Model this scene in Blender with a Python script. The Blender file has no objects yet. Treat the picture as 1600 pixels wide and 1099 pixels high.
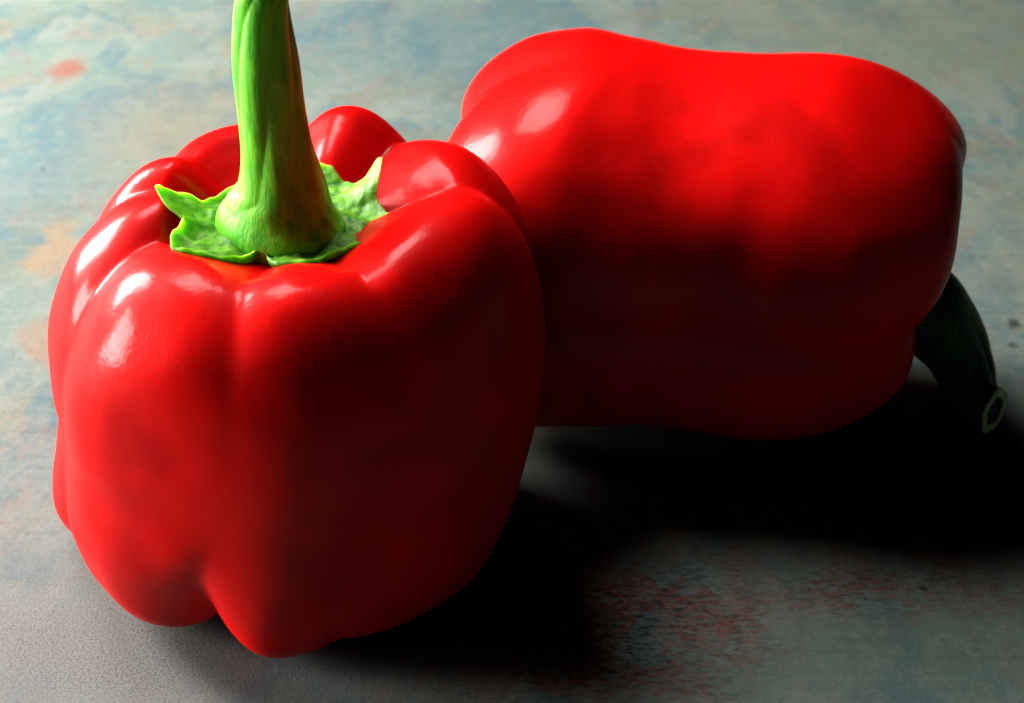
import bpy, math, random
import numpy as np
from mathutils import Vector, noise

scene = bpy.context.scene
R = math.radians

# ---------------------------------------------------------------- camera
cam_data = bpy.data.cameras.new("camera")
cam = bpy.data.objects.new("camera", cam_data)
scene.collection.objects.link(cam)
cam.location = (0, 0, 0.205)
cam.rotation_euler = (R(90 - 33), 0, 0)
cam_data.sensor_width = 36
cam_data.angle = R(40)
cam_data.clip_start = 0.01
cam_data.clip_end = 20
cam_data.dof.use_dof = True
cam_data.dof.focus_distance = 0.265
cam_data.dof.aperture_fstop = 22.0
scene.camera = cam

# ---------------------------------------------------------------- world: a dark room
world = bpy.data.worlds.new("World")
scene.world = world
world.use_nodes = True
bg = world.node_tree.nodes["Background"]
bg.inputs[0].default_value = (0.9, 0.95, 1.0, 1)
bg.inputs[1].default_value = 0.002

# ---------------------------------------------------------------- daylight from windows on the left, and an added fill lamp
def area_lamp(loc, target, w, h, watts, color=(1.0, 0.985, 0.96), shape='RECTANGLE'):
    d = bpy.data.lights.new("area_light", 'AREA')
    d.shape = shape
    d.size, d.size_y, d.energy, d.color = w, h, watts, color
    o = bpy.data.objects.new("area_light", d)
    scene.collection.objects.link(o)
    o.location = loc
    o.rotation_euler = (Vector(target) - o.location).to_track_quat('-Z', 'Y').to_euler()
    return o


area_lamp((-0.63, 0.59, 0.34), (0.0, 0.25, 0.03), 0.22, 0.38, 24)        # the near window
area_lamp((-0.30, 0.62, 0.79), (0.02, 0.28, 0.03), 0.34, 0.28, 9.5)       # a dimmer one high overhead
area_lamp((-1.05, 0.25, 0.25), (-0.02, 0.25, 0.05), 0.32, 0.40, 24)      # added fill strip further left, to brighten the pepper fronts

scene.view_settings.view_transform = 'Standard'
scene.view_settings.look = 'None'
scene.view_settings.exposure = 0.0
scene.view_settings.gamma = 1.0


# ---------------------------------------------------------------- node helpers
class NT:
    def __init__(self, name):
        self.m = bpy.data.materials.new(name)
        self.m.use_nodes = True
        self.t = self.m.node_tree
        self.b = self.t.nodes["Principled BSDF"]

    def n(self, kind, **kw):
        nd = self.t.nodes.new(kind)
        for k, v in kw.items():
            if k.startswith("i_"):
                nd.inputs[k[2:].replace("_", " ")].default_value = v
            else:
                setattr(nd, k, v)
        return nd

    def l(self, a, b):
        self.t.links.new(a, b)

    def math(self, op, a, b=None, clamp=False):
        nd = self.t.nodes.new("ShaderNodeMath")
        nd.operation = op
        nd.use_clamp = clamp
        for i, v in enumerate((a, b)):
            if v is None:
                continue
            if isinstance(v, (int, float)):
                nd.inputs[i].default_value = v
            else:
                self.l(v, nd.inputs[i])
        return nd.outputs[0]

    def mix(self, fac, a, b, mode='MIX'):
        nd = self.t.nodes.new("ShaderNodeMix")
        nd.data_type = 'RGBA'
        nd.blend_type = mode
        for i, v in ((0, fac), (6, a), (7, b)):
            if isinstance(v, (int, float)):
                nd.inputs[i].default_value = v
            elif isinstance(v, tuple):
                nd.inputs[i].default_value = (*v, 1) if len(v) == 3 else v
            else:
                self.l(v, nd.inputs[i])
        return nd.outputs[2]

    def ramp(self, src, lo_, hi_, smooth=True):
        nd = self.t.nodes.new("ShaderNodeMapRange")
        nd.interpolation_type = 'SMOOTHSTEP' if smooth else 'LINEAR'
        self.l(src, nd.inputs[0])
        nd.inputs[1].default_value = lo_
        nd.inputs[2].default_value = hi_
        return nd.outputs[0]

    def noise(self, vec, scale, detail=4, rough=0.55, dist=0.0, off=None, sc=None):
        if off is not None or sc is not None:
            mp = self.t.nodes.new("ShaderNodeMapping")
            self.l(vec, mp.inputs[0])
            if off is not None:
                mp.inputs[1].default_value = off
            if sc is not None:
                mp.inputs[3].default_value = sc
            vec = mp.outputs[0]
        nd = self.t.nodes.new("ShaderNodeTexNoise")
        self.l(vec, nd.inputs["Vector"])
        nd.inputs["Scale"].default_value = scale
        nd.inputs["Detail"].default_value = detail
        nd.inputs["Roughness"].default_value = rough
        nd.inputs["Distortion"].default_value = dist
        return nd.outputs[0]


def table_material():
    N = NT("weathered_painted_board")
    tc = N.n("ShaderNodeTexCoord").outputs["Object"]
    # gently warped coordinates for ragged stain edges
    wn = N.n("ShaderNodeTexNoise")
    N.l(tc, wn.inputs["Vector"])
    wn.inputs["Scale"].default_value = 70
    wn.inputs["Detail"].default_value = 5
    wsub = N.n("ShaderNodeVectorMath", operation='SUBTRACT')
    N.l(wn.outputs["Color"], wsub.inputs[0])
    wsub.inputs[1].default_value = (0.5, 0.5, 0.5)
    wsc = N.n("ShaderNodeVectorMath", operation='SCALE')
    N.l(wsub.outputs[0], wsc.inputs[0])
    wsc.inputs["Scale"].default_value = 0.022
    wadd = N.n("ShaderNodeVectorMath", operation='ADD')
    N.l(tc, wadd.inputs[0])
    N.l(wsc.outputs[0], wadd.inputs[1])
    wc = wadd.outputs[0]

    def patch(cx, cy, rx, ry, soft=0.6, rot=0.0):
        """soft elliptical stain mask at a place on the board (metres)"""
        mp = N.n("ShaderNodeMapping", vector_type='TEXTURE')
        N.l(wc, mp.inputs[0])
        mp.inputs[1].default_value = (cx, cy, 0)
        mp.inputs[2].default_value = (0, 0, rot)
        mp.inputs[3].default_value = (rx, ry, 1)
        ln = N.n("ShaderNodeVectorMath", operation='LENGTH')
        sep = N.n("ShaderNodeSeparateXYZ")
        N.l(mp.outputs[0], sep.inputs[0])
        cmb = N.n("ShaderNodeCombineXYZ")
        N.l(sep.outputs[0], cmb.inputs[0])
        N.l(sep.outputs[1], cmb.inputs[1])
        N.l(cmb.outputs[0], ln.inputs[0])
        return N.ramp(ln.outputs["Value"], 1.0 + soft * 0.5, 1.0 - soft)

    big = N.noise(tc, 9, 3, 0.5, 0.6)
    med = N.noise(tc, 34, 6, 0.62, 0.4, off=(3, 1, 0), sc=(1.25, 0.7, 1))
    med2 = N.noise(tc, 24, 6, 0.62, 0.6, off=(7, 4, 2), sc=(1.25, 0.65, 1))
    col = N.mix(N.ramp(big, 0.35, 0.65), (0.40, 0.52, 0.44), (0.32, 0.44, 0.48))
    col = N.mix(N.ramp(med, 0.45, 0.58), col, (0.52, 0.56, 0.50))
    col = N.mix(N.math('MULTIPLY', N.ramp(med2, 0.50, 0.60), 0.85), col, (0.17, 0.34, 0.43))
    ol = N.noise(tc, 16, 6, 0.6, 0.5, off=(11, 2, 5))
    col = N.mix(N.math('MULTIPLY', N.ramp(ol, 0.5, 0.62), 0.6), col, (0.42, 0.41, 0.26))
    pk = N.noise(tc, 55, 6, 0.65, 0.5, off=(1, 12, 5), sc=(1.2, 0.7, 1))
    col = N.mix(N.math('MULTIPLY', N.ramp(pk, 0.53, 0.62), 0.5), col, (0.60, 0.38, 0.30))
    # the named stains
    for (cx, cy, rx, ry, c, a, soft, rot) in STAINS:
        col = N.mix(N.math('MULTIPLY', patch(cx, cy, rx, ry, soft, rot), a), col, c)
    # brush marks across the board
    br = N.noise(tc, 300, 4, 0.6, 0.1, off=(6, 2, 8), sc=(0.12, 1.6, 1))
    col = N.mix(N.math('MULTIPLY', N.ramp(br, 0.50, 0.64), 0.16), col, (0.60, 0.62, 0.56))
    br2 = N.noise(tc, 260, 4, 0.6, 0.1, off=(16, 2, 8), sc=(0.15, 1.6, 1))
    col = N.mix(N.math('MULTIPLY', N.ramp(br2, 0.52, 0.66), 0.20), col, (0.16, 0.21, 0.20))
    # rust and bare wood showing through the worn paint
    st = N.noise(tc, 620, 4, 0.7, 0.2, off=(2, 5, 1), sc=(0.42, 1.5, 1))
    lump = N.noise(tc, 90, 3, 0.6, 0.2, off=(8, 5, 1))
    rust = N.math('MULTIPLY', N.ramp(st, 0.42, 0.54), N.ramp(lump, 0.38, 0.50))
    rm = patch(0.020, 0.213, 0.036, 0.026, 0.9, 0.5)
    rm2 = patch(0.080, 0.226, 0.035, 0.012, 0.9)
    rmx = N.math('MAXIMUM', rm, N.math('MULTIPLY', rm2, 0.6))
    col = N.mix(N.math('MULTIPLY', N.math('MULTIPLY', N.ramp(lump, 0.40, 0.60), rmx), 0.55), col, (0.42, 0.30, 0.14))
    col = N.mix(N.math('MULTIPLY', N.math('MULTIPLY', rust, rmx), 1.0), col, (0.60, 0.045, 0.02))
    st3 = N.noise(tc, 700, 3, 0.7, 0.2, off=(22, 5, 1), sc=(0.45, 1.4, 1))
    col = N.mix(N.math('MULTIPLY', N.math('MULTIPLY', N.ramp(st3, 0.50, 0.57), rmx), 0.95), col, (0.04, 0.04, 0.03))
    # blotchy grain of the paint film
    gr = N.noise(tc, 190, 5, 0.75, 0.2, off=(31, 5, 1), sc=(1.1, 0.7, 1))
    col = N.mix(N.math('MULTIPLY', N.ramp(gr, 0.50, 0.62), 0.35), col, (0.58, 0.60, 0.54))
    gr2 = N.noise(tc, 170, 5, 0.75, 0.2, off=(41, 5, 1), sc=(1.1, 0.7, 1))
    col = N.mix(N.math('MULTIPLY', N.ramp(gr2, 0.52, 0.64), 0.35), col, (0.24, 0.28, 0.26))
    # fine speckle everywhere
    sp = N.noise(tc, 700, 4, 0.7, 0)
    col = N.mix(N.math('MULTIPLY', N.ramp(sp, 0.55, 0.68), 0.45), col, (0.17, 0.19, 0.17))
    sp2 = N.noise(tc, 620, 4, 0.7, 0, off=(4, 4, 0))
    col = N.mix(N.math('MULTIPLY', N.ramp(sp2, 0.55, 0.70), 0.40), col, (0.72, 0.72, 0.66))
    # grainier, pinker pitting at the near left
    pm = patch(-0.078, 0.208, 0.055, 0.032, 0.9)
    sp3 = N.noise(tc, 2300, 2, 0.8, 0, off=(9, 4, 0), sc=(0.8, 1.1, 1))
    col = N.mix(N.math('MULTIPLY', pm, 0.7), col, (0.56, 0.45, 0.45))
    col = N.mix(N.math('MULTIPLY', N.math('MULTIPLY', N.ramp(sp3, 0.48, 0.58), pm), 0.75), col, (0.18, 0.14, 0.15))
    # overall tone of the old paint
    col = N.mix(1.0, col, (0.215, 0.235, 0.22), 'MULTIPLY')
    # sparse dark pits
    vo = N.n("ShaderNodeTexVoronoi")
    N.l(tc, vo.inputs["Vector"])
    vo.inputs["Scale"].default_value = 75
    pits = N.ramp(vo.outputs["Distance"], 0.10, 0.04)
    gate = N.ramp(N.noise(tc, 30, 2, 0.5, 0, off=(5, 5, 5)), 0.5, 0.56)
    pits = N.math('MULTIPLY', pits, gate)
    col = N.mix(N.math('MULTIPLY', pits, 0.8), col, (0.012, 0.014, 0.012))
    N.l(col, N.b.inputs["Base Color"])
    N.b.inputs["Roughness"].default_value = 0.75
    N.b.inputs["Specular IOR Level"].default_value = 0.25
    bh = N.math('ADD', N.math('MULTIPLY', sp, 0.5), N.math('MULTIPLY', med, 0.8))
    bh = N.math('SUBTRACT', bh, N.math('MULTIPLY', pits, 1.0))
    bh = N.math('SUBTRACT', bh, N.math('MULTIPLY', N.math('MULTIPLY', sp3, pm), 0.8))
    bump = N.n("ShaderNodeBump")
    bump.inputs["Strength"].default_value = 0.35
    bump.inputs["Distance"].default_value = 0.0005
    N.l(bh, bump.inputs["Height"])
    N.l(bump.outputs[0], N.b.inputs["Normal"])
    return N.m


STAINS = [
    # cx, cy, rx, ry, colour, amount, softness, rotation   (metres on the board)
    (-0.155, 0.44, 0.025, 0.055, (0.22, 0.40, 0.50), 0.7, 0.8, 0),
    (-0.02, 0.55, 0.07, 0.06, (0.18, 0.34, 0.42), 0.7, 0.9, 0),
    (-0.12, 0.46, 0.035, 0.05, (0.54, 0.44, 0.32), 0.7, 0.8, 0),
    (-0.173, 0.515, 0.009, 0.014, (0.70, 0.20, 0.13), 0.9, 0.5, 0),
    (-0.138, 0.372, 0.007, 0.024, (0.74, 0.46, 0.28), 0.95, 0.6, 0.15),
    (-0.125, 0.320, 0.006, 0.014, (0.68, 0.40, 0.28), 0.9, 0.6, 0.3),
    (0.17, 0.55, 0.10, 0.08, (0.36, 0.40, 0.24), 0.6, 0.9, 0),
    (0.19, 0.38, 0.06, 0.08, (0.36, 0.40, 0.23), 0.6, 0.9, 0),
    (-0.105, 0.248, 0.022, 0.018, (0.62, 0.48, 0.42), 0.6, 0.9, 0),
    (0.08, 0.205, 0.05, 0.018, (0.22, 0.38, 0.32), 0.6, 0.9, 0),
    (0.1335, 0.3187, 0.0012, 0.0022, (0.01, 0.01, 0.01), 0.8, 0.5, 0),
    (0.1392, 0.3301, 0.0016, 0.0018, (0.03, 0.03, 0.02), 0.9, 0.5, 0),
    (-0.115, 0.292, 0.003, 0.006, (0.12, 0.12, 0.09), 0.9, 0.6, 0),
]


def pepper_material(name, side_shift=0.0):
    N = NT(name)
    tc = N.n("ShaderNodeTexCoord").outputs["Object"]
    a = N.noise(tc, 45, 3, 0.5, 0.3)
    col = N.mix(N.ramp(a, 0.35, 0.68), (0.62, 0.0014, 0.0009), (0.42, 0.0008, 0.0009))
    fl = N.noise(tc, 700, 2, 0.6, 0)
    col = N.mix(N.math('MULTIPLY', N.ramp(fl, 0.62, 0.75), 0.15), col, (0.68, 0.02, 0.006))
    big = N.noise(tc, 16, 4, 0.55, 0.5, off=(3, 8, 1))
    col = N.mix(N.math('MULTIPLY', N.ramp(big, 0.45, 0.70), 0.45), col, (0.36, 0.0005, 0.0008))
    N.l(col, N.b.inputs["Base Color"])
    N.b.inputs["Roughness"].default_value = 0.5
    N.b.inputs["Specular IOR Level"].default_value = 0.02
    N.b.inputs["Coat Weight"].default_value = 0.22
    N.b.inputs["Coat Roughness"].default_value = 0.17
    N.b.inputs["Coat IOR"].default_value = 1.36
    N.b.inputs["Subsurface Weight"].default_value = 0.6
    N.b.inputs["Subsurface Radius"].default_value = (1.0, 0.08, 0.04)
    N.b.inputs["Subsurface Scale"].default_value = 0.009
    b1 = N.noise(tc, 120, 3, 0.5, 0)
    b2 = N.noise(tc, 1500, 2, 0.5, 0)
    h = N.math('ADD', N.math('MULTIPLY', b1, 0.45), N.math('MULTIPLY', b2, 0.07))
    bump = N.n("ShaderNodeBump")
    bump.inputs["Strength"].default_value = 0.35
    bump.inputs["Distance"].default_value = 0.0012
    N.l(h, bump.inputs["Height"])
    N.l(bump.outputs[0], N.b.inputs["Normal"])
    N.l(bump.outputs[0], N.b.inputs["Coat Normal"])
    return N.m


def green_material(name, light, dark, streak=True):
    N = NT(name)
    tc = N.n("ShaderNodeTexCoord").outputs["Object"]
    sc = (1, 1, 0.16) if streak else (1, 1, 1)
    a = N.noise(tc, 520 if streak else 330, 5, 0.65, 0.4, sc=sc)
    b = N.noise(tc, 110, 3, 0.5, 0.3, off=(3, 1, 2))
    col = N.mix(N.ramp(a, 0.38, 0.62), dark, light)
    col = N.mix(N.math('MULTIPLY', N.ramp(b, 0.45, 0.7), 0.5), col, tuple(min(1, c * 1.25) for c in light))
    nick = N.noise(tc, 260, 3, 0.6, 0, off=(9, 9, 1), sc=(1, 1, 0.5))
    col = N.mix(N.math('MULTIPLY', N.ramp(nick, 0.66, 0.74), 0.5), col, tuple(c * .35 for c in (0.5, 0.4, 0.1)))
    N.l(col, N.b.inputs["Base Color"])
    N.b.inputs["Roughness"].default_value = 0.48
    N.b.inputs["Specular IOR Level"].default_value = 0.2
    N.b.inputs["Subsurface Weight"].default_value = 0.45
    N.b.inputs["Subsurface Radius"].default_value = (0.5, 1.0, 0.15)
    N.b.inputs["Subsurface Scale"].default_value = 0.005
    bump = N.n("ShaderNodeBump")
    bump.inputs["Strength"].default_value = 0.5
    bump.inputs["Distance"].default_value = 0.0007
    N.l(a, bump.inputs["Height"])
    N.l(bump.outputs[0], N.b.inputs["Normal"])
    return N.m


M_RED = pepper_material("red_pepper_skin")
M_STEM = green_material("stem_green", (0.18, 0.60, 0.025), (0.075, 0.44, 0.012))
M_CALYX = green_material("calyx_green", (0.13, 0.33, 0.015), (0.05, 0.19, 0.008), streak=False)
M_STEM_SHADED = green_material("shaded_stem_green", (0.012, 0.06, 0.007), (0.004, 0.02, 0.003))  # green darkened to paint in the shade on the lying pepper's stem and calyx
M_CUT = green_material("cut_stem_end", (0.62, 0.72, 0.36), (0.36, 0.52, 0.12), streak=False)
M_PITH = green_material("stem_pith", (0.03, 0.06, 0.015), (0.015, 0.03, 0.01), streak=False)


# ---------------------------------------------------------------- mesh helpers
def new_mesh(name, verts, faces, mat, parent=None, smooth=True):
    me = bpy.data.meshes.new(name)
    me.from_pydata([tuple(v) for v in verts], [], faces)
    me.update()
    if smooth:
        me.polygons.foreach_set("use_smooth", [True] * len(me.polygons))
    me.materials.append(mat)
    o = bpy.data.objects.new(name, me)
    scene.collection.objects.link(o)
    if parent is not None:
        o.parent = parent
    return o


def catmull(pts, n):
    """smooth curve through pts, n samples, roughly even in arc length"""
    P = np.array(pts, float)
    P = np.vstack([2 * P[0] - P[1], P, 2 * P[-1] - P[-2]])
    out = []
    for i in range(1, len(P) - 2):
        p0, p1, p2, p3 = P[i - 1:i + 3]
        t = np.linspace(0, 1, 40, endpoint=False)[:, None]
        out.append(0.5 * (2 * p1 + (p2 - p0) * t + (2 * p0 - 5 * p1 + 4 * p2 - p3) * t ** 2 + (3 * p1 - p0 - 3 * p2 + p3) * t ** 3))
    out = np.vstack(out + [P[-2][None]])
    d = np.r_[0, np.cumsum(np.linalg.norm(np.diff(out[:, :2], axis=0), axis=1))]
    s = np.linspace(0, d[-1], n)
    return np.stack([np.interp(s, d, out[:, k]) for k in range(out.shape[1])], 1)


def sstep(x):
    x = np.clip(x, 0, 1)
    return x * x * (3 - 2 * x)


def pepper_body(profile, grooves, lobes, p_exp=2.0, nt=220, na=400, seed=0, drift=None, warp=None):
    """profile: rows (rho, z, groove_scale_top, mid, bottom weights) from the stem pit to the blossom end, cm.
    grooves: (angle deg, depth at top, depth mid, depth bottom) sorted by angle.
    lobes:   per lobe (between groove i and i+1) dR top, dZ top, dR mid, dR bottom, dZ bottom."""
    C = catmull(profile, nt)                        # nt x 5
    rho, z, wt, wm, wb = C.T
    wt, wm, wb = np.clip(wt, 0, None), np.clip(wm, 0, None), np.clip(wb, 0, None)
    tx, tz = np.gradient(rho), np.gradient(z)
    L = np.hypot(tx, tz) + 1e-9
    nx, nz = -tz / L, tx / L                        # outward: check at the equator
    k = np.argmax(rho)
    if nx[k] < 0:
        nx, nz = -nx, -nz
    G = np.array(grooves, float)
    n = len(G)
    LB = np.array(lobes, float)
    kc = int(np.argmax(z))
    wout = np.where(np.arange(len(rho)) < kc, np.clip((rho - 1.5) / (rho[kc] - 1.5), 0, 1), 1.0)
    ang = np.linspace(0, 360, na, endpoint=False)
    V = np.zeros((nt, na, 3))
    gang = G[:, 0]
    for j, a in enumerate(ang):
        i = int(np.searchsorted(gang, a, side='right') - 1) % n
        a0 = gang[i]
        a1 = gang[(i + 1) % n]
        span = (a1 - a0) % 360
        u = ((a - a0) % 360) / span
        prof = abs(2 * u - 1) ** p_exp
        # flatten the very tip of the crease so that it does not read as a knife cut
        e = 0.10
        prof = prof if prof < 1 - e else (1 - e) + e * (1 - (1 - (prof - (1 - e)) / e) ** 2) * 0.5 + 0.0
        d0, d1 = G[i, 1:], G[(i + 1) % n, 1:]
        s = sstep(u)
        dep = d0 * (1 - s) + d1 * s
        depth = (dep[0] * wt + dep[1] * wm + dep[2] * wb) * prof
        # lobe offsets blended from crest to crest
        if u >= 0.5:
            i2 = (i + 1) % n
            sp2 = (gang[(i2 + 1) % n] - gang[i2]) % 360
            w = (u - 0.5) * span / (0.5 * span + 0.5 * sp2)
        else:
            i2 = (i - 1) % n
            sp2 = (gang[i] - gang[i2]) % 360
            w = (0.5 - u) * span / (0.5 * span + 0.5 * sp2)
        w = sstep(w)
        lb = LB[i] * (1 - w) + LB[i2] * w
        wwt = wt / max(wt.max(), 1e-6)
        dR = lb[0] * wwt * wout + lb[2] * wm + lb[3] * wb
        # nothing moves at the very poles
        fade = np.clip(rho / 1.5, 0, 1)
        rr = rho + (dR - depth * nx) * fade
        zz = z + (lb[1] * wwt + lb[4] * wb - depth * nz) * fade
        th = math.radians(a) + (drift(z) if drift else 0)
        V[:, j, 0] = rr * np.cos(th)
        V[:, j, 1] = rr * np.sin(th)
        V[:, j, 2] = zz
    # slight smoothing round the girth softens the creases
    for _ in range(3):
        V = 0.5 * V + 0.25 * np.roll(V, 1, 1) + 0.25 * np.roll(V, -1, 1)
    P = V.reshape(-1, 3)
    if warp is not None:
        P = warp(P)
    out = []
    for q in P:
        nv = noise.noise_vector(Vector((q[0] * .33 + seed, q[1] * .33, q[2] * .33)))
        n2 = noise.noise_vector(Vector((q[0] * .9 + seed, q[1] * .9 + 7, q[2] * .9)))
        out.append(((q[0] + nv.x * .16 + n2.x * .03) * .01, (q[1] + nv.y * .16 + n2.y * .03) * .01, (q[2] + nv.z * .10 + n2.z * .03) * .01))
    faces = []
    for r in range(nt - 1):
        for c in range(na):
            c2 = (c + 1) % na
            faces.append((r * na + c, (r + 1) * na + c, (r + 1) * na + c2, r * na + c2))
    faces.append(tuple(range(na)))
    faces.append(tuple((nt - 1) * na + c for c in range(na - 1, -1, -1)))
    return out, faces


def tube(path, n_along, n_round, shape, cap_end=True):
    """path rows: x,y,z,radius (cm). shape(s, a) -> radius factor. returns verts (m), faces, end ring centre+frame"""
    C = catmull(path, n_along)
    pts, rad = C[:, :3], C[:, 3]
    verts, faces = [], []
    T = np.gradient(pts, axis=0)
    T /= np.linalg.norm(T, axis=1)[:, None]
    up = np.array([0.0, 1.0, 0.0])
    if abs(T[0] @ up) > 0.9:
        up = np.array([1.0, 0, 0])
    x = np.cross(up, T[0]); x /= np.linalg.norm(x)
    for i in range(n_along):
        x = x - T[i] * (x @ T[i]); x /= np.linalg.norm(x)
        y = np.cross(T[i], x)
        for j in range(n_round):
            a = 2 * math.pi * j / n_round
            r = rad[i] * shape(i / (n_along - 1), a)
            v = pts[i] + r * (math.cos(a) * x + math.sin(a) * y)
            verts.append(v * .01)
    for i in range(n_along - 1):
        for j in range(n_round):
            j2 = (j + 1) % n_round
            faces.append((i * n_round + j, i * n_round + j2, (i + 1) * n_round + j2, (i + 1) * n_round + j))
    return verts, faces, (pts[-1], T[-1], x, np.cross(T[-1], x), rad[-1])


def calyx_mesh(points, z0, hub_r, hub_z, base_r=1.15, nr=60, na=240, seed=0, thick=0.2, dent=None):
    """Star-shaped collar. points: (angle, reach, lift, half-width deg) in cm; closed underside."""
    verts, faces = [], []

    def reach(a):
        r, lf = base_r, 0.0
        for (c, rc, lift, hw) in points:
            d = abs((a - c + 180) % 360 - 180) / hw
            if d < 1.6:
                k = max(0.0, 1 - d) ** 1.25 if d < 1 else 0
                k2 = math.exp(-(d * 1.4) ** 2)
                r = max(r, base_r + (rc - base_r) * (0.55 * k + 0.45 * k2))
                lf += lift * k2
        if dent:
            r -= dent[1] * math.exp(-(((a - dent[0] + 180) % 360 - 180) / dent[2]) ** 2)
        return r, lf
    top, bot = [], []
    for i in range(nr):
        t = i / (nr - 1)
        for j in range(na):
            a = 360 * j / na
            rm, lf = reach(a)
            r = hub_r + (rm - hub_r) * t
            ca, sa = math.cos(math.radians(a)), math.sin(math.radians(a))
            q = noise.noise(Vector((ca * 2.4 + seed, sa * 2.4, t * 2.0)))
            q2 = noise.noise(Vector((r * ca * 3.1 + seed, r * sa * 3.1, 3.0)))
            # dome near the stem that falls to the flat collar, whose rim lifts again
            h = hub_z * (1 - t) ** 2.1 + lf * t ** 2.2 + 0.09 * q * t + 0.07 * q2 * min(1, t * 4)
            h += 0.05 * math.cos(math.radians(a * 8)) * math.sin(math.pi * min(1, t * 1.2))
            h += 0.10 * t ** 6
            q3 = noise.noise(Vector((r * ca * 7 + seed, r * sa * 7, 5.0)))
            h += 0.035 * q3 * min(1, t * 3) - 0.07 * max(0, noise.noise(Vector((r * ca * 2.2, r * sa * 2.2 + seed, 11.0)))) * math.sin(math.pi * t)
            rr = r + 0.07 * noise.noise(Vector((ca * 5 + seed, sa * 5, 9.0))) * t
            top.append((rr * ca * .01, rr * sa * .01, (z0 + h) * .01))
            th = thick * (1 - 0.45 * t)
            bot.append((rr * 0.985 * ca * .01, rr * 0.985 * sa * .01, (z0 + h - th) * .01))
    n = nr * na
    verts = top + bot
    for i in range(nr - 1):
        for j in range(na):
            j2 = (j + 1) % na
            faces.append((i * na + j, (i + 1) * na + j, (i + 1) * na + j2, i * na + j2))
            faces.append((n + i * na + j, n + i * na + j2, n + (i + 1) * na + j2, n + (i + 1) * na + j))
    i = nr - 1
    for j in range(na):
        j2 = (j + 1) % na
        faces.append((i * na + j, n + i * na + j, n + i * na + j2, i * na + j2))
    return verts, faces


def thing(name, label, cat, loc, rot=(0, 0, 0), group=None):
    o = bpy.data.objects.new(name, None)
    o.empty_display_size = 0.02
    scene.collection.objects.link(o)
    o.location = loc
    o.rotation_euler = rot
    o["label"] = label
    o["category"] = cat
    if group:
        o["group"] = group
    return o


def ribbed(n_ribs, amp, twist, phase=0.0, seed=0):
    def f(s, a):
        q = a + twist * s + phase
        r = 1 + amp * min(1.0, 0.1 + max(0.0, s - 0.2) * 3.0) * (abs(math.cos(q * n_ribs / 2)) ** 0.7 - 0.6)
        r += 0.05 * math.sin(q * 2 + 1.3 + seed) + 0.03 * noise.noise(Vector((math.cos(a) * 1.5 + seed, math.sin(a) * 1.5, s * 6)))
        return r
    return f


# ---------------------------------------------------------------- table
def build_table():
    n = 2
    L0, L1, W = -0.6, 1.9, 1.25
    zt, zb, b = 0.0, -0.03, 0.003
    v = []
    for (x, y, z, inset) in [(0, 0, zb, 0), (0, 0, zt - b, 0), (0, 0, zt, b)]:
        v += [(-W + inset, L0 + inset, z), (W - inset, L0 + inset, z), (W - inset, L1 - inset, z), (-W + inset, L1 - inset, z)]
    f = [(3, 2, 1, 0), (8, 9, 10, 11)]
    for k in (0, 4):
        for j in range(4):
            j2 = (j + 1) % 4
            f.append((k + j, k + j2, k + 4 + j2, k + 4 + j))
    o = new_mesh("table_surface", v, f, table_material(), smooth=False)
    o["kind"] = "structure"
    return o


build_table()

# ---------------------------------------------------------------- the upright pepper
PROF_A = [
    (0.02, 7.85, 0, 0, 0),
    (0.8, 7.85, .15, 0, 0),
    (1.5, 8.0, .4, 0, 0),
    (2.05, 8.28, .8, 0, 0),
    (2.6, 8.56, 1.0, 0, 0),
    (3.25, 8.75, 1.0, 0, 0),
    (3.95, 8.50, .95, .1, 0),
    (4.5, 7.7, .65, .35, 0),
    (4.74, 6.6, .3, .7, 0),
    (4.76, 5.4, .1, 1, 0),
    (4.72, 4.2, 0, 1, 0),
    (4.60, 3.0, 0, .8, .25),
    (4.35, 2.0, 0, .5, .6),
    (3.95, 0.95, 0, .1, .95),
    (3.35, 0.26, 0, 0, 1.0),
    (2.4, 0.05, 0, 0, 1.0),
    (1.5, .45, 0, 0, .8),
    (0.6, 1.0, 0, 0, .3),
    (0.02, 1.1, 0, 0, 0),
]
GROOVES_A = [ # angle (0 = right, 270 = towards the camera), depth top, mid, bottom
    (8, .40, .10, .5),
    (57, .50, .12, .3),
    (97, .55, .2, .6),
    (145, .28, .12, .4),
    (172, .34, .05, .1),
    (211, .38, .18, .5),
    (263, .22, .0, .85),
    (297, .22, .02, .3),
]
LOBES_A = [ # lobe starting at that groove: dR top, dZ top, dR mid, dR bottom, dZ bottom
    (-.1, -.1, .1, .1, .2),
    (-.1, .1, 0, 0, 0),
    (.0, -.2, 0, 0, 0),
    (-.6, .0, .0, .5, .1),
    (-.85, -.10, .30, 2.0, 0),
    (-.20, -.30, .28, 1.0, 0),
    (.05, -.20, .30, .60, 0),
    (.1, .20, .16, .2, .05),
]
A = thing("bell_pepper", "upright red bell pepper with pale green stem pointing up out of frame", "bell pepper",
          (-0.0415, 0.2400, 0.0), (0, 0, 0))
v, f = pepper_body(PROF_A, GROOVES_A, LOBES_A, seed=1.7, drift=lambda z: -R(17) * float(np.clip((7 - np.min(z)) / 6, 0, 1)) if np.isscalar(z) else -R(17) * sstep((7 - z) / 6))
zmin = min(q[2] for q in v)
v = [(q[0], q[1], q[2] - zmin + 0.0002) for q in v]
new_mesh("fruit", v, f, M_RED, A)
ZA = 8.05
vs, fs = calyx_mesh([(184, 2.4, .70, 24), (222, 2.45, .30, 32), (290, 1.95, .1, 30), (338, 2.4, .3, 32), (28, 2.0, .75, 18),
                     (75, 1.8, .3, 26), (125, 1.7, .1, 26)], ZA, 0.45, 0.3, base_r=1.68, seed=2.2, dent=(258, .45, 7), thick=0.3)
cal = new_mesh("calyx", vs, fs, M_CALYX, A)
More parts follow.
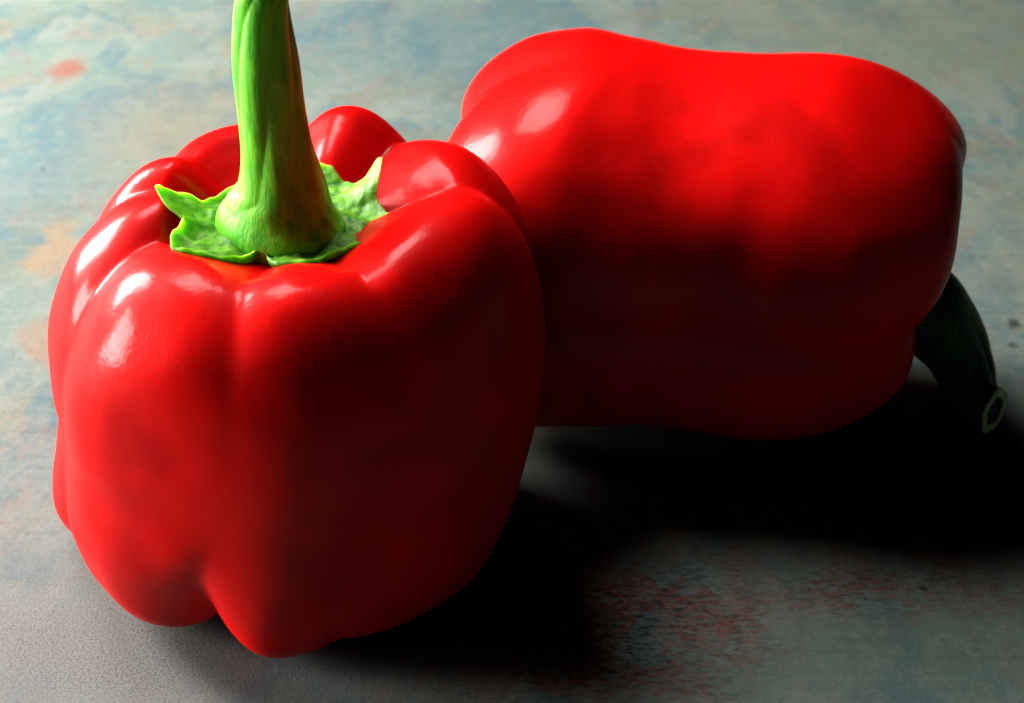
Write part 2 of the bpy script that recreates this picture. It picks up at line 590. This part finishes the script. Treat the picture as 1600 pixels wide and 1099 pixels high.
cal.location = (-0.001, -0.0035, 0)
RIB = ribbed(6, .10, -2.6, .4, 1)
vs, fs, end = tube([(-.05, 0, ZA - .5, 1.1), (-.08, 0, ZA - .1, 1.2), (-.08, 0, ZA + .2, 1.16), (-.05, 0, ZA + .5, 0.97), (.0, 0, ZA + .9, .78), (-.01, 0, ZA + 1.5, .64), (-.04, 0, ZA + 2.3, .58), (-.06, .02, ZA + 3.2, .56),
                    (-.06, .05, ZA + 4.0, .50), (-.02, .08, ZA + 4.55, .46), (.0, .1, ZA + 4.85, .38)],
                   140, 120, RIB)
st = new_mesh("stem", vs, fs, M_STEM, A)
st.location = (-0.001, -0.006, 0)


def end_cap(end, name, parent, mat, shape, s=1.0, nr=10, na=64, dish=.06, inner=0.0, outer=1.0, lift=0.0):
    c, t, x, y, r = end
    vv, ff = [], []
    for i in range(nr):
        k = inner + (outer - inner) * i / (nr - 1)
        for j in range(na):
            a = 2 * math.pi * j / na
            q = r * k * shape(1, a)
            h = dish * (1 - k * k) * -1 + lift * (k * 0 + 1)
            vv.append((c + q * (math.cos(a) * x + math.sin(a) * y) + t * h) * .01)
    for i in range(nr - 1):
        for j in range(na):
            j2 = (j + 1) % na
            ff.append((i * na + j, (i + 1) * na + j, (i + 1) * na + j2, i * na + j2))
    if inner == 0:
        pass
    return new_mesh(name, vv, ff, mat, parent)


end_cap(end, "cut_end", st, M_CUT, RIB)

# ---------------------------------------------------------------- the lying pepper
PROF_B = [
    (0.02, 11.10, 0, 0, 0),
    (0.80, 10.99, 0.15, 0, 0),
    (1.50, 11.21, 0.5, 0, 0),
    (2.10, 11.66, 0.9, 0, 0),
    (2.80, 11.93, 1, 0, 0),
    (3.50, 11.66, 1, 0, 0),
    (4.15, 10.88, 0.95, 0.1, 0),
    (4.50, 9.77, 0.65, 0.35, 0),
    (4.55, 8.44, 0.3, 0.7, 0),
    (4.42, 6.99, 0.1, 1, 0),
    (4.38, 5.55, 0, 1, 0),
    (4.50, 4.11, 0, 0.8, 0.25),
    (4.55, 2.89, 0, 0.5, 0.6),
    (4.15, 1.55, 0, 0.1, 0.95),
    (3.40, 0.56, 0, 0, 1),
    (2.40, 0.09, 0, 0, 1),
    (1.40, 0.39, 0, 0, 0.8),
    (0.60, 0.89, 0, 0, 0.3),
    (0.02, 1.00, 0, 0, 0),
]
GROOVES_B = [
    (50, .5, .25, .6),
    (105, .4, .20, .6),
    (184, .12, .02, .40),
    (270, .4, .30, .6),
    (350, .5, .20, .6),
]
LOBES_B = [
    (.0, .0, .0, .0, .0),
    (.05, .05, .18, .30, .0),
    (-.1, -.30, .1, .0, .0),
    (-.5, -.7, .0, .60, -1.4),
    (-.4, -.4, .0, .0, -.6),
]
B = thing("bell_pepper", "red bell pepper lying on its side with dark curved stem at right", "bell pepper",
          (-0.0160, 0.305, 0.0))
v, f = pepper_body(PROF_B, GROOVES_B, LOBES_B, seed=5.1)
YAW, TILT, ROLL = -10.0, 2.0, 0.0
from mathutils import Matrix
MB = Matrix.Rotation(R(YAW), 4, 'Z') @ Matrix.Rotation(R(90 + TILT), 4, 'Y') @ Matrix.Rotation(R(ROLL), 4, 'Z')
vv = [MB @ Vector(q) for q in v]
zmin = min(q.z for q in vv)
SH = Vector((0, 0, -zmin + 0.0002))
new_mesh("fruit", [tuple(q + SH) for q in vv], f, M_RED, B)


def place_b(vs):
    return [tuple(MB @ Vector(q) + SH) for q in vs]


ZB = 11.15
vs, fs = calyx_mesh([(10, 1.6, .05, 28), (70, 1.6, .1, 26), (130, 1.6, .1, 26), (190, 1.6, .0, 28), (250, 1.6, .05, 26), (305, 1.6, .05, 26)],
                    ZB - .35, 0.45, 1.1, base_r=1.3, seed=6.2)
new_mesh("calyx", place_b(vs), fs, M_STEM_SHADED, B)
vs, fs, end = tube([(.7, 0, ZB - .2, 1.05), (.9, 0, ZB + .3, 1.12), (1.35, 0, ZB + .8, 1.0), (1.85, -.1, ZB + 1.25, .84), (2.3, -.35, ZB + 1.58, .70),
                    (2.65, -.7, ZB + 1.80, .60), (2.78, -1.05, ZB + 2.0, .54), (2.75, -1.3, ZB + 2.3, .53)],
                   120, 100, ribbed(5, .14, .8, .4, 3))
st2 = new_mesh("stem", place_b(vs), fs, M_STEM_SHADED, B)
c, t, x, y, r = end
conv = lambda w: np.array((MB.to_3x3() @ Vector(w)))
end2 = (np.array((MB @ Vector(c * .01) + SH)) * 100, conv(t), conv(x), conv(y), r)
end_cap(end2, "cut_end", st2, M_CUT, ribbed(5, .14, .8, .4, 3), inner=.62, dish=.0)
end_cap(end2, "pith", st2, M_PITH, ribbed(5, .14, .8, .4, 3), outer=.62, dish=.08)
